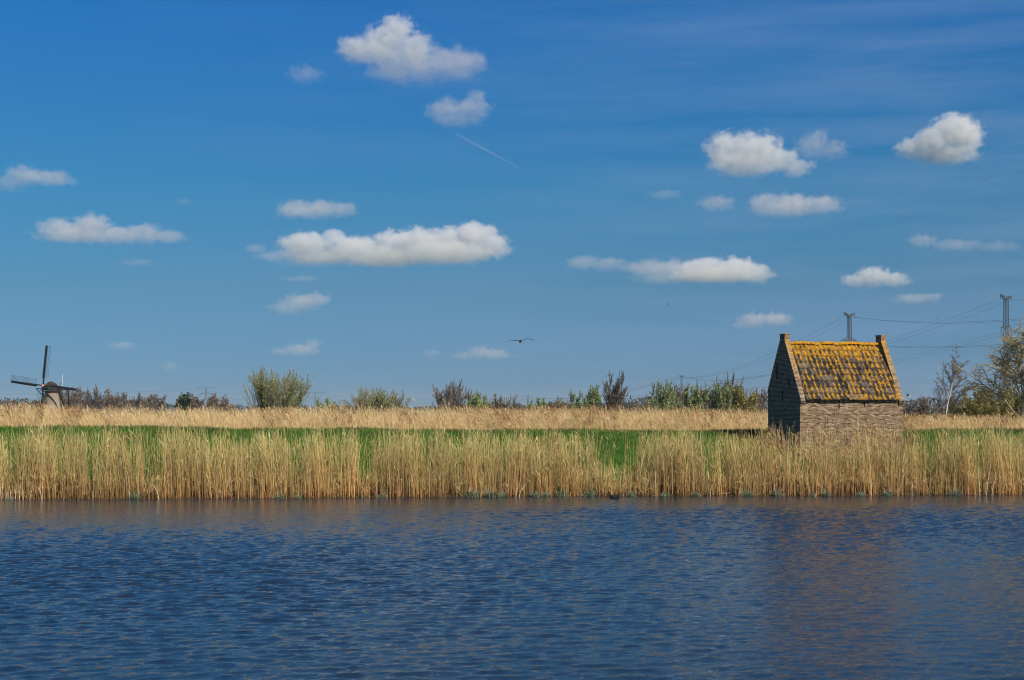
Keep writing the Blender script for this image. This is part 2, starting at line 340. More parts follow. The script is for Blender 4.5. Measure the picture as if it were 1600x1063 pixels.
# ------------------------------------------------------------------ reeds and grass (nobody could count them)
def vnoise(x, scale, seed):
    r = np.random.default_rng(seed); g = r.random(4096); q = np.asarray(x) * scale + 1000; i = np.floor(q).astype(int); f = q - i; f = f * f * (3 - 2 * f)
    return g[i % 4096] * (1 - f) + g[(i + 1) % 4096] * f
def stalks(base, h, lean, r, cb, ct, K=4):
    n = len(h); tt = np.linspace(0, 1, K + 1)
    C = np.zeros((n, K + 1, 3)); L = np.sqrt((lean ** 2).sum(1))
    for k, t_ in enumerate(tt):
        C[:, k, :2] = base[:, :2] + lean * (h * t_ ** 1.9)[:, None]
        C[:, k, 2] = base[:, 2] + h * t_ * (1 - 0.35 * L * L * t_)
    ph = NR.uniform(0, 6.28, n); V = np.zeros((n, K + 1, 3, 3))
    for j in range(3):
        a = ph + j * 2.0944; rr = r[:, None] * (1 - 0.65 * tt)[None, :]
        V[:, :, j, 0] = C[:, :, 0] + np.cos(a)[:, None] * rr; V[:, :, j, 1] = C[:, :, 1] + np.sin(a)[:, None] * rr; V[:, :, j, 2] = C[:, :, 2]
    idx = np.arange(n * (K + 1) * 3).reshape(n, K + 1, 3); F = []
    for k in range(K):
        for j in range(3):
            F.append(np.stack([idx[:, k, j], idx[:, k, (j + 1) % 3], idx[:, k + 1, (j + 1) % 3], idx[:, k + 1, j]], 1))
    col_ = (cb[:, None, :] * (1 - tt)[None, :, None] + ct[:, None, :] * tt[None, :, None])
    col_ = np.repeat(col_[:, :, None, :], 3, 2)
    return V.reshape(-1, 3), np.concatenate(F), col_.reshape(-1, 3), C
def ribbons(p0, d0, length, width, droop, c):
    """narrow leaves: three cross lines, tip bending over"""
    n = len(length); side = np.cross(d0, np.array([0, 0, 1.0])); side += NR.normal(0, .35, (n, 3)); side /= np.linalg.norm(side, axis=1)[:, None] + 1e-9
    P_ = [p0, p0 + d0 * (length * 0.55)[:, None] + np.array([0, 0, -1.0]) * (length * droop * 0.18)[:, None],
          p0 + d0 * length[:, None] + np.array([0, 0, -1.0]) * (length * droop * 0.8)[:, None]]
    V = np.zeros((n, 6, 3))
    for k, wd in enumerate((0.55, 1.0, 0.12)):
        V[:, 2 * k] = P_[k] - side * (width * wd * .5)[:, None]; V[:, 2 * k + 1] = P_[k] + side * (width * wd * .5)[:, None]
    i = np.arange(n)[:, None] * 6
    F = np.concatenate([i + np.array([[0, 1, 3, 2]]), i + np.array([[2, 3, 5, 4]])])
    return V.reshape(-1, 3), F, np.repeat(c, 6, 0)
class Pile:
    def __init__(s): s.V = []; s.F = []; s.C = []; s.n = 0
    def add(s, V, F, C): s.V.append(V); s.F.append(F + s.n); s.C.append(C); s.n += len(V)
    def build(s, name, mat): return link(name, npmesh(name, np.concatenate(s.V), np.concatenate(s.F), np.concatenate(s.C)), mat)
def leafmat(name, trans=0.3, rough=0.6):
    m = bpy.data.materials.new(name); m.use_nodes = True; t = m.node_tree; t.nodes.clear()
    a = N(t, 'ShaderNodeAttribute', attribute_name='tone'); d = N(t, 'ShaderNodeBsdfDiffuse'); tr = N(t, 'ShaderNodeBsdfTranslucent')
    g = N(t, 'ShaderNodeBsdfGlossy'); g.inputs['Roughness'].default_value = rough; g.inputs['Color'].default_value = (1, 1, 1, 1)
    t.links.new(a.outputs['Color'], d.inputs[0]); t.links.new(a.outputs['Color'], tr.inputs[0])
    mx = N(t, 'ShaderNodeMixShader'); mx.inputs[0].default_value = trans; t.links.new(d.outputs[0], mx.inputs[1]); t.links.new(tr.outputs[0], mx.inputs[2])
    m2 = N(t, 'ShaderNodeMixShader'); m2.inputs[0].default_value = 0.035; t.links.new(mx.outputs[0], m2.inputs[1]); t.links.new(g.outputs[0], m2.inputs[2])
    o = N(t, 'ShaderNodeOutputMaterial'); t.links.new(m2.outputs[0], o.inputs[0]); return m
m_reed = leafmat('dry_reed', 0.30); m_grass = leafmat('grass_blade', 0.35); m_leaf = leafmat('tree_leaf', 0.3)
def jit(c, n, v=0.18, hue=0.06):
    return np.clip(np.array(c)[None, :] * (1 + NR.normal(0, v, (n, 1))) * (1 + NR.normal(0, hue, (n, 3))), 0.004, 0.9)
def leaves_on(pile, C, h, per, tlo, thi, ln, wd, c_lo, c_hi, up=(0.35, 1.1), bias=(-0.3, 0.0), droop=(0.2, 1.3)):
    n, K = C.shape[0], C.shape[1] - 1
    for _ in range(per):
        tt = NR.uniform(tlo, thi, n); k = np.minimum((tt * K).astype(int), K - 1); f = tt * K - k; ar = np.arange(n)
        p = C[ar, k] * (1 - f)[:, None] + C[ar, k + 1] * f[:, None]
        az = NR.uniform(0, 6.28, n); e = NR.uniform(*up, n); d = np.stack([np.cos(az) * np.cos(e) + bias[0], np.sin(az) * np.cos(e) + bias[1], np.sin(e)], 1)
        d /= np.linalg.norm(d, axis=1)[:, None]
        cc = jit(c_lo, n) * (1 - tt)[:, None] + jit(c_hi, n) * tt[:, None]
        pile.add(*ribbons(p, d, NR.uniform(*ln, n), NR.uniform(*wd, n), NR.uniform(*droop, n), cc))
def plumes(pile, C, c, per=7, ln=(0.16, 0.34)):
    n = C.shape[0]; top = C[:, -1]; ax = C[:, -1] - C[:, -2]; ax /= np.linalg.norm(ax, axis=1)[:, None]
    base = jit(c, n, 0.22, 0.05)
    for k in range(per):
        p = top - ax * (0.035 * k); d = ax * 0.75 + NR.normal(0, .28, (n, 3)) + np.array([-0.30, 0, -0.05]); d /= np.linalg.norm(d, axis=1)[:, None]
        pile.add(*ribbons(p, d, NR.uniform(*ln, n), NR.uniform(.016, .032, n), NR.uniform(0.2, 1.2, n), base))
# --- the belt along the water
def pxof(x, y): return 800 + x / y * FPX
GAPS = [(958, 46, 0.86), (468, 12, 0.7), (664, 9, 0.75), (437, 9, 0.45), (150, 8, 0.5), (236, 9, 0.45), (28, 22, 0.4), (574, 8, 0.6), (520, 10, 0.35), (876, 12, 0.35),
        (1452, 14, 0.5), (1540, 10, 0.35), (345, 12, 0.4), (720, 10, 0.3), (1110, 9, 0.35), (600, 10, 0.3), (395, 8, 0.4), (90, 9, 0.4)]
def cut_clump(x): return vnoise(x, 2.1, 77) < .26
def front_belt(n, smin, smax, hmul, seed):
    x = NR.uniform(-36, 36, n); s = smin + (smax - smin) * NR.random(n) ** 1.15; y = bank(x) + s
    dens = -0.05 + 0.85 * vnoise(x + 0.25 * s, 3.4, seed) + 0.55 * vnoise(x + .2 * s, 1.1, seed + 7); keep = NR.random(n) < dens
    x, s, y = x[keep], s[keep], y[keep]; n = len(x); px = pxof(x, y)
    H = np.interp(px, [0, 300, 600, 880, 1020, 1180, 1240, 1330, 1410, 1460, 1600], [2.54, 2.50, 2.50, 2.42, 2.46, 2.42, 2.34, 2.40, 2.36, 2.40, 2.40])
    H = H * (0.93 + 0.19 * vnoise(x, 1.1, seed + 1) + 0.13 * vnoise(x, 4.5, seed + 2))
    u = NR.random(n); h = H * (0.50 + 0.50 * u ** 0.42) * hmul * np.where(NR.random(n) < .10, NR.uniform(1.03, 1.16, n), 1) * np.where((px > 1190) & (px < 1440) & (NR.random(n) < .16), 1.22, 1)
    h = np.where(cut_clump(x) , h * .86, h)
    cut = np.zeros(n)
    for (g, wd, a) in GAPS: cut = np.maximum(cut, a * np.exp(-((px - g) / wd) ** 4))
    low = NR.random(n) < cut * 1.12; h = np.where(low, h * (0.28 + 0.26 * NR.random(n)), h)
    lx = -0.03 + 0.16 * (vnoise(x, 0.8, seed + 3) - 0.5) + NR.normal(0, .065, n) + np.where(NR.random(n) < .09, NR.normal(0, .40, n), 0)
    lx += 0.16 * np.exp(-((px - 1010) / 30) ** 2)
    ly = NR.normal(0, .09, n)
    return x, y, s, h, np.stack([lx, ly], 1), px
pile = Pile()
for (nn, s0, s1, hm, sd) in ((23000, 0.0, 2.9, 1.0, 3), (6500, 0.0, 1.0, 0.42, 9)):
    x, y, s, h, lean, px = front_belt(nn, s0, s1, hm, sd); n = len(x)
    z = ground_z(x, y) - 0.03
    warm = vnoise(x, 1.3, 21)[:, None]; clump = (.72 + .5 * vnoise(x + .3 * s, 5.0, 22))[:, None]
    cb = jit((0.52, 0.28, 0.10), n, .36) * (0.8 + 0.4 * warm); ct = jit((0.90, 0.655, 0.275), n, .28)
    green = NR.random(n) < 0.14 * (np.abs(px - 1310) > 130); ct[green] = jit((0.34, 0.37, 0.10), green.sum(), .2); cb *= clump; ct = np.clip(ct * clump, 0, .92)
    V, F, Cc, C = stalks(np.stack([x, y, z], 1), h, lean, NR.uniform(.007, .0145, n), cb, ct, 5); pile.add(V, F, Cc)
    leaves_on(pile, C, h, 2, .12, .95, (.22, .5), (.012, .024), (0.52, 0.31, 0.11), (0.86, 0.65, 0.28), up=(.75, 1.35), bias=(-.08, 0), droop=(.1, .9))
    if hm == 1.0:
        g = NR.random(n) < 0.24 * (np.abs(px - 1310) > 130)
        leaves_on(pile, C[g], h[g], 2, .35, .9, (.3, .6), (.012, .022), (0.10, 0.16, 0.03), (0.26, 0.34, 0.07), up=(.9, 1.4), bias=(0, 0), droop=(.1, .5))
        g = (NR.random(n) < np.where((px > 1190) & (px < 1430), .40, .03)) & (h > 2.1); plumes(pile, C[g], (0.36, 0.21, 0.10), 8)
# fallen and slanting straws in the belt
n = 2600; x = NR.uniform(-36, 36, n); y = bank(x) + NR.uniform(0.0, 1.8, n); z = ground_z(x, y) + NR.uniform(0, .7, n) ** 1.5
az = NR.uniform(0, 6.28, n); e = NR.uniform(-.15, .9, n); d = np.stack([np.cos(az) * np.cos(e), .4 * np.sin(az) * np.cos(e), np.sin(e)], 1)
pile.add(*ribbons(np.stack([x, y, z], 1), d, NR.uniform(.4, 1.2, n), NR.uniform(.012, .022, n), NR.uniform(0, .3, n), jit((0.58, 0.42, 0.20), n, .3)))
# dark rotting litter and shoots at the foot of the belt
n = 16000; x = NR.uniform(-36, 36, n); y = bank(x) + NR.uniform(-.12, 1.6, n); z = ground_z(x, y) - .02
az = NR.uniform(0, 6.28, n); e = NR.uniform(.2, 1.4, n); d = np.stack([np.cos(az) * np.cos(e), np.sin(az) * np.cos(e), np.sin(e)], 1)
cc = jit((0.16, 0.085, 0.035), n, .4); g = NR.random(n) < .22 * (0.4 + 1.4 * vnoise(x, 1.1, 31)); cc[g] = jit((0.07, 0.13, 0.03), g.sum(), .3)
pile.add(*ribbons(np.stack([x, y, z], 1), d, NR.uniform(.12, .5, n), NR.uniform(.012, .03, n), NR.uniform(0, .8, n), cc))
o = pile.build('reeds', m_reed); tag(o, 'belt of dry golden reeds with green blades along the water edge', 'reeds', kind='stuff')
# --- the reed field behind the dike
pile = Pile()
def back_field(n, s0, s1, K, pl, leaf):
    s = s0 + (s1 - s0) * NR.random(n); y = 60 + s; x = NR.uniform(-1, 1, n) * (0.5 * y); y = bank(x) + s
    px = pxof(x, y); H = np.interp(px, [-100, 300, 800, 1180, 1410, 1600, 1700], [3.34, 3.22, 3.20, 3.10, 2.78, 2.66, 2.7])
    H = H * (0.92 + 0.10 * vnoise(x + .3 * s, 0.7, 41) + 0.08 * vnoise(x, 2.6, 42)); h = H * (0.70 + 0.33 * NR.random(n) ** .6)
    z = ground_z(x, y) - .03; lean = np.stack([-0.20 + 0.22 * (vnoise(x + s, .6, 43) - .5) + NR.normal(0, .09, n), NR.normal(0, .09, n)], 1)
    V, F, Cc, C = stalks(np.stack([x, y, z], 1), h, lean, NR.uniform(.008, .015, n), jit((0.80, 0.55, 0.27), n, .2), jit((0.86, 0.63, 0.33), n, .17), K); pile.add(V, F, Cc)
    leaves_on(pile, C, h, leaf, .62, .99, (.25, .5), (.014, .026), (0.80, 0.57, 0.29), (0.86, 0.63, 0.33), up=(.7, 1.4), bias=(-.25, 0), droop=(.1, .8))
    clump = vnoise(x * 1.0 + s * .5, 1.1, 44); g = NR.random(n) < pl * np.clip((clump - .45) * 4, 0.05, 1.6); plumes(pile, C[g], (0.36, 0.185, 0.075), 10, (.18, .42))
back_field(12500, 16.6, 20.5, 4, .30, 2)
back_field(15000, 20.5, 34, 4, .2, 2)
back_field(14000, 34, 60, 3, .15, 1)
o = pile.build('reeds', m_reed); tag(o, 'pale straw coloured reed field with brown plumes behind the green dike', 'reed field', kind='stuff')
# --- grass on the dike
pile = Pile(); n = 120000
s = 2.2 + 12 * NR.random(n) ** .9; x = NR.uniform(-38, 38, n); y = bank(x) + s; z = ground_z(x, y)
az = NR.uniform(0, 6.28, n); e = NR.uniform(.7, 1.5, n); d = np.stack([np.cos(az) * np.cos(e), np.sin(az) * np.cos(e), np.sin(e)], 1)
tone = vnoise(x + .5 * y, 1.2, 51)[:, None] * .8 + .5
cc = jit((0.092, 0.165, 0.011), n, .24, .10) * tone; g = NR.random(n) < .05 + .25 * (vnoise(x + .3 * y, .7, 57) > .62); cc[g] = jit((0.24, 0.23, 0.06), g.sum(), .2)
pile.add(*ribbons(np.stack([x, y, z], 1), d, NR.uniform(.12, .28, n) * (0.8 + .5 * vnoise(x, .9, 52)), NR.uniform(.012, .024, n), NR.uniform(.1, .9, n), cc))
o = pile.build('grass', m_grass); tag(o, 'vivid green grass covering the slope of the dike', 'grass', kind='stuff')
# ------------------------------------------------------------------ windmill far off on the left
m_dark = plain('tarred_wood', (0.018, 0.020, 0.024), 0.7); m_thatch = plain('thatch', (0.04, 0.028, 0.022), 0.95, var=.35, scale=2)
m_plaster = plain('pale_brick', (0.30, 0.24, 0.185), 0.9, var=.18, scale=1.2); m_white = plain('white_paint', (0.75, 0.75, 0.72), 0.5, var=.05)
m_red = plain('red_paint', (0.55, 0.05, 0.06), 0.5, var=.1); m_green = plain('green_paint', (0.015, 0.07, 0.045), 0.5, var=.1)
MY = 420.0; mk = MY / FPX; MX = (80.8 - 800) * mk; MZ = gz(MX, MY)
mill = empty('windmill', (MX, MY, MZ), -R(22)); tag(mill, 'dark sailed windmill with pale round tower beyond the reed field', 'windmill')
# local frame: -Y is the rotor axis towards the viewer (and, by the turn, to the left)
zt = 9.5 - MZ; zh = 3.6 + 40 * mk - MZ
def lathe(prof, n=28):
    m = MB(); rings = [[m.bm.verts.new((r * math.cos(k * 2 * math.pi / n), r * math.sin(k * 2 * math.pi / n), z)) for k in range(n)] for r, z in prof]
    for a_, b_ in zip(rings, rings[1:]):
        for k in range(n): m.bm.faces.new([a_[k], a_[(k + 1) % n], b_[(k + 1) % n], b_[k]])
    m.bm.faces.new(rings[0][::-1]); m.bm.faces.new(rings[-1]); return m
tw = lathe([(3.2, -.3), (2.85, 3.2), (2.4, 6.5), (1.9, zt - .25), (2.0, zt)]).build('tower', m_plaster, mill, smooth=True)
MB().box(-.35, .35, -2.45, -2.1, 6.4, 7.3).build('window', m_dark, tw); MB().box(.75, 1.05, -1.95, -1.7, 8.3, 8.7).build('window', m_white, tw)
# boat-shaped thatched cap
bm = bmesh.new(); bmesh.ops.create_uvsphere(bm, u_segments=24, v_segments=14, radius=1.0)
for v in bm.verts:
    v.co.x *= 2.15 * (1 - .12 * max(0, v.co.z)); v.co.y = v.co.y * 2.6 + .1; v.co.z = max(v.co.z, -.05) * (3.1 - .22 * v.co.y) * .93
me = bpy.data.meshes.new('cap'); bm.to_mesh(me); bm.free()
for p in me.polygons: p.use_smooth = True
cap = link('cap', me, m_thatch, mill); cap.location = (0, 0, zt + .02)
MB().prism([(-1.35, 0), (1.35, 0), (1.15, 1.4), (.5, 2.2), (-.5, 2.2), (-1.15, 1.4)], 1, -2.95, -2.45).build('front_board', m_green, cap)
MB().box(-1.9, 1.9, -3.02, -2.96, .05, .28).build('trim_board', m_white, cap)
lathe([(2.1, zt - .32), (2.1, zt + .02)]).build('cap_ring', m_dark, mill)
hub = MB().tube([(0, -2.9, zh), (0, -3.9, zh)], [.42, .42], 10).build('hub', m_red, mill)
MB().tube([(0, -3.9, zh), (0, -3.98, zh)], [.3, .2], 10).build('hub_face', m_white, hub)
SL = 11.8
for i, ang in enumerate((-7, -97, 83, 173)):
    a_ = R(ang); d = Vector((-math.sin(a_), 0, math.cos(a_))); q = Vector((d.z, 0, -d.x))     # q: clockwise side, where the lattice lies
    o = Vector((0, -3.55 if i % 2 else -3.75, zh)); m = MB()
    m.bar(o, o + d * SL, .34, .30, up=(0, 1, 0))
    st = m.build('sail_stock', m_dark, mill)
    MB().bar(o + d * 2.2 - q * .36, o + d * SL - q * .30, .44, .05, up=(0, 1, 0)).build('wind_board', m_dark, st)
    lt = MB()
    for k in range(24): p = o + d * (2.4 + k * (SL - 2.5) / 23); lt.bar(p - Vector((0, .12, 0)), p + q * 1.75 - Vector((0, .30, 0)), .035, .03)
    for f in (.6, 1.18, 1.75): lt.bar(o + d * 2.4 + q * f - Vector((0, .14 + .1 * f, 0)), o + d * SL + q * f - Vector((0, .14 + .1 * f, 0)), .035, .03)
    lt.build('sail_lattice', m_dark, st)
m = MB(); zs = zt + .72; m.bar((-5.9, .2, zs + .1), (5.9, .2, zs), .26); m.build('spar', m_dark, mill)
MB().bar((-2.4, 2.6, zs - .2), (3.9, 2.6, zs - .25), .24).build('spar', m_dark, mill)
ft = (0.3, 7.5, 1.6)
for p in ((-5.8, .2, zs), (5.8, .2, zs), (-2.3, 2.6, zs - .2), (3.8, 2.6, zs - .25), (0, 2.9, zs + .2)): MB().bar(p, ft, .22).build('tail_brace', m_dark, mill)
MB().tube([(1.2, 3.3, zt + .6), (1.2, 3.3, zt + 5.2)], .05, 5).build('pole', m_white, mill)
# ------------------------------------------------------------------ pylons and wires
m_steel = plain('galvanised_steel', (0.07, 0.08, 0.09), 0.7); m_wire = plain('wire', (0.06, 0.065, 0.075), 0.6)
def pylon(px, top, Y, label, yaw, wide, arms, thick=1.0, horns=True):
    """arms: list of (height fraction, half length). A lattice mast with four legs and zigzag bracing."""
    x = (px - 800) / FPX * Y; z0 = gz(x, Y); H = EYE + (HOR - top) / FPX * Y - z0
    r = empty('pylon', (x, Y, z0), yaw); tag(r, label, 'pylon', 'pylons along the horizon')
    b0 = wide; wt = lambda z: max(.55, b0 * (1 - z / H / .72)) if z < H * .5 else max(.8, b0 * .27) * (1 - .5 * (z / H - .5))
    m = MB(); th = .13 * thick; zs_ = [0]
    while zs_[-1] < H * .96: zs_.append(min(H * .96, zs_[-1] + max(2.2, 1.7 * wt(zs_[-1]))))
    C4 = lambda z: [Vector((sx_ * wt(z) / 2, sy * wt(z) / 2, z)) for sx_, sy in ((-1, -1), (1, -1), (1, 1), (-1, 1))]
    for i, (a, b) in enumerate(zip(zs_, zs_[1:])):
        A, B = C4(a), C4(b)
        for k in range(4):
            m.bar(A[k], B[k], th); m.bar(A[k], B[(k + 1) % 4], th * .5); m.bar(B[k], B[(k + 1) % 4], th * .5)
    m.build('mast', m_steel, r); ends = []
    for (f, hl) in arms:
        z = H * f; m = MB(); up_ = horns and f > .9; m.bar((-wt(z), 0, z), (wt(z), 0, z), th)
        for s_ in (-1, 1):
            tip = Vector((s_ * hl, 0, z + (H * .035 if up_ else 0))); w2 = wt(z) / 2
            for sy in (-1, 1):
                m.bar((s_ * w2, sy * w2, z), tip, th * 1.7); m.bar((s_ * w2, sy * w2, z + hl * .22), tip, th * .7)
                for q in (.33, .66): a = Vector((s_ * w2, sy * w2, z)).lerp(tip, q); b = Vector((s_ * w2, sy * w2, z + hl * .22)).lerp(tip, q); m.bar(a, b, th * .5)
            ends.append((s_, f, r.location + Matrix.Rotation(yaw, 3, 'Z') @ tip))
        arm = m.build('cross_arm', m_steel, r)
        for s_ in (-1, 1):
            zz = z + (H * .035 if up_ else 0); MB().tube([(s_ * hl, 0, zz), (s_ * hl, 0, zz - 1.9)], .11 * thick, 5).build('insulator', m_steel, arm)
    return r, {(s_, f): p - Vector((0, 0, 1.9)) for s_, f, p in ends}
A, eA = pylon(1572, 459, 590, 'tall lattice pylon behind the leafing birch, the highest against the sky', R(45), 6.5, [(.955, 4.8), (.735, 4.4)], 1.45)
B, eB = pylon(1327, 487, 690, 'lattice pylon rising behind the orange roof of the hut', R(45), 6.5, [(.955, 4.6), (.735, 6.8)], 1.6)
Cc_, eC = pylon(1065, 586, 1890, 'faint distant pylon between the two greening trees', R(60), 8.5, [(.955, 7), (.735, 11)], 1.5)
D, eD = pylon(825, 617, 3300, 'tiny distant pylon right of the bushy brown scrub', R(20), 9, [(.93, 12), (.72, 16)], 2.2, False)
E, eE = pylon(492, 611, 3000, 'faint wide armed pylon right of the round willow', R(10), 9, [(.93, 20), (.72, 12)], 2.2, False)
F_, eF = pylon(322, 604, 2600, 'faint wide armed pylon above the mound of brown bushes', R(5), 9, [(.94, 18), (.74, 11)], 2.2, False)
def wire(a, b, sag, label, rad):
    pts = [a.lerp(b, k / 28) - Vector((0, 0, sag * 4 * (k / 28) * (1 - k / 28))) for k in range(29)]; c = a.copy()
    dist = lambda p: max(rad[0], rad[1] * p.y)
    o = MB().tube([p - c for p in pts], [dist(p) for p in pts], 5).build('power_line', m_wire); o.location = c; tag(o, label, 'power line', 'power lines strung between the pylons')
Wn = (.02, .000055); offB = Vector((232, 455, 3.6)); offA = Vector((262, 520, 3.6))
for s_, f, q, nm in ((-1, .955, 'front', 'upper'), (1, .955, 'rear', 'upper'), (-1, .735, 'front', 'lower'), (1, .735, 'rear', 'lower')):
    sy = s_ * 5
    wire(eB[(s_, f)], eC[(s_, f)], 10 if f > .8 else 7, f'{q} {nm} wire from the pylon behind the hut sinking away to the distance', Wn)
    wire(eA[(s_, f)], eC[(s_, f)], 16 if f > .8 else 12, f'{q} {nm} wire from the tall pylon passing behind the hut roof', Wn)
    wire(eB[(s_, f)], offB + Vector((0, sy, 41 if f > .8 else 31)), 7 if f > .8 else 5, f'{q} {nm} wire sagging from the pylon behind the hut towards the birch', (.04, 0))
    wire(eA[(s_, f)], offA + Vector((0, sy, 50 if f > .8 else 38)), 3, f'{q} {nm} wire leaving the tall pylon above the birch', Wn)
    f2 = .93 if f > .8 else .72; f3 = .94 if f > .8 else .74
    wire(eC[(s_, f)], eD[(s_, f2)], 14, f'{q} {nm} wire low over the horizon between the two faint pylons', Wn)
    if s_ < 0:
        wire(eD[(s_, f2)], eE[(s_, f2)], 8, f'{nm} wire low over the horizon right of the willow', Wn); wire(eE[(s_, f2)], eF[(s_, f3)], 8, f'{nm} wire low over the horizon left of the willow', Wn)
        wire(eF[(s_, f3)], eF[(s_, f3)] + Vector((-620, -250, -2)), 10, f'{nm} wire low over the horizon above the bare trees', Wn)
# contrail and high far birds come with the sky
# ------------------------------------------------------------------ trees and bushes
def barkmat(name, c): return leafmat(name, 0.0)
m_bark = leafmat('bark', 0.0); m_twig = leafmat('twig', 0.05)
def grow(r, stems, levels, kids, spread, up, wander, lenr, tropism, droop, top=.45):
    """returns polylines [(points, r0, r1, level)] in a unit-ish frame"""
    out = []
    def br(p, d, L, rad, lev):
        n = 5 if lev < 2 else 4; pts = [p]; q = p
        for i in range(n):
            d = (d + np.array([r.gauss(0, wander), r.gauss(0, wander), r.gauss(0, wander) + tropism * (1 if lev < levels - 1 else 1 - droop)])); d = d / np.linalg.norm(d)
            q = q + d * L / n; pts.append(q)
        out.append((pts, rad, rad * (.55 if lev < levels - 1 else .3), lev))
        if lev >= levels - 1: return
        k = kids[lev]
        for j in range(k):
            f = (.25 if lev else .3) + .75 * (j + r.random()) / k; f = min(f, .999); i = int(f * n); pp = pts[i] + (pts[i + 1] - pts[i]) * (f * n - i)
            dd = pts[i + 1] - pts[i]; dd = dd / np.linalg.norm(dd); az = r.uniform(0, 6.28); s = np.array([math.cos(az), math.sin(az), 0.0]); s = s - dd * s.dot(dd); s /= np.linalg.norm(s) + 1e-9
            a = spread * r.uniform(.6, 1.25); nd = dd * math.cos(a) + s * math.sin(a)
            br(pp, nd, L * lenr * r.uniform(.7, 1.2) * (1.15 + .2 * (top > .7) - top * f), rad * .52, lev + 1)
        br(pts[-1], d, L * lenr * .8, rad * .5, lev + 1)
    for s_ in range(stems):
        az = 6.28 * s_ / stems + r.uniform(-.5, .5); a = up * r.uniform(.5, 1.2) if stems > 1 else up; az = az if stems > 1 else 0.0
        br(np.array([.10 * math.cos(az) * (stems > 1), .10 * math.sin(az) * (stems > 1), 0.0]), np.array([math.cos(az) * math.sin(a), math.sin(az) * math.sin(a), math.cos(a)]), 1.0, .035, 0)
    return out
def tubes(lines, sx, sz, rmin, rk, n=3):
    V = []; F = []; c = 0
    for pts, r0, r1, lev in lines:
        P_ = np.array(pts) * np.array([sx, sx, sz]); m = len(P_)
        d = np.gradient(P_, axis=0); d /= np.linalg.norm(d, axis=1)[:, None] + 1e-9; a = np.cross(d, [0.3, 0.2, 1.0] if abs(d[0][2]) < .9 else [1.0, .1, 0]); a /= np.linalg.norm(a, axis=1)[:, None] + 1e-9; b = np.cross(d, a)
        rr = np.maximum(np.linspace(r0, r1, m) * rk, rmin)
        k_ = n if lev > 0 else 6
        for k in range(k_): th = k * 2 * math.pi / k_; V.append(P_ + (a * math.cos(th) + b * math.sin(th)) * rr[:, None])
        for i in range(m - 1):
            for k in range(k_): q = (k + 1) % k_; F.append((c + k * m + i, c + q * m + i, c + q * m + i + 1, c + k * m + i + 1))
        c += m * k_
    return np.concatenate(V), np.array(F)
KINDS = {  # g: stems, levels, kids, spread, up, wander, lenr, tropism, droop; leaf: leaves per twig point; ls: leaf size; top: how fast side branches shorten upwards
 'willow':  dict(g=(9, 4, (7, 6, 4), .50, .52, .09, .60, .12, .2), leaf=.75, ls=.095, lc=((.23, .27, .09), (.36, .38, .15)), bark=(.20, .18, .11), rmin=.015, top=.45),
 'green':   dict(g=(6, 4, (7, 6, 4), .62, .34, .14, .50, .07, .2), leaf=.6, ls=.10, lc=((.20, .30, .10), (.34, .44, .17)), bark=(.11, .09, .06), rmin=.018, top=.45),
 'bare':    dict(g=(8, 4, (6, 5, 4), .60, .65, .15, .60, .10, .1), leaf=.15, ls=.09, lc=((.16, .13, .07), (.20, .17, .08)), bark=(.15, .12, .10), rmin=.022, top=.45),
 'baretree': dict(g=(5, 4, (9, 5, 4), .50, .24, .09, .44, .08, .1), leaf=.30, ls=.10, lc=((.10, .075, .05), (.13, .09, .06)), bark=(.085, .065, .055), rmin=.018, top=.6),
 'wood':    dict(g=(4, 4, (8, 6, 4), .75, .50, .12, .50, .04, .1), leaf=.10, ls=.25, lc=((.15, .11, .08), (.19, .14, .10)), bark=(.17, .135, .11), rmin=.042, top=.45),
 'scrub':   dict(g=(12, 3, (7, 6), .6, .85, .15, .6, .08, .1), leaf=1.0, ls=.13, lc=((.16, .12, .06), (.26, .20, .10)), bark=(.17, .13, .09), rmin=.028, top=.45),
 'spring':  dict(g=(7, 4, (7, 6, 4), .75, .75, .15, .60, .05, .2), leaf=1.0, ls=.12, lc=((.20, .19, .04), (.34, .29, .07)), bark=(.14, .11, .06), rmin=.02, top=.45),
 'birch':   dict(g=(1, 4, (30, 7, 5), .95, .05, .05, .36, .06, 1.0), leaf=.5, ls=.07, lc=((.16, .17, .05), (.21, .19, .08)), bark=(.13, .095, .085), rmin=.010, top=.8),
 'bigbirch': dict(g=(1, 4, (22, 11, 8), .68, .16, .07, .44, .06, 7.0), leaf=1.3, ls=.085, lc=((.40, .34, .10), (.55, .47, .16)), bark=(.30, .25, .16), rmin=.011, top=.5),
 'ever':    dict(g=(3, 3, (10, 6), .7, .3, .08, .5, .1, .1), leaf=4.0, ls=.5, lc=((.018, .035, .015), (.03, .05, .02)), bark=(.04, .03, .02), rmin=.05, top=.6),
}
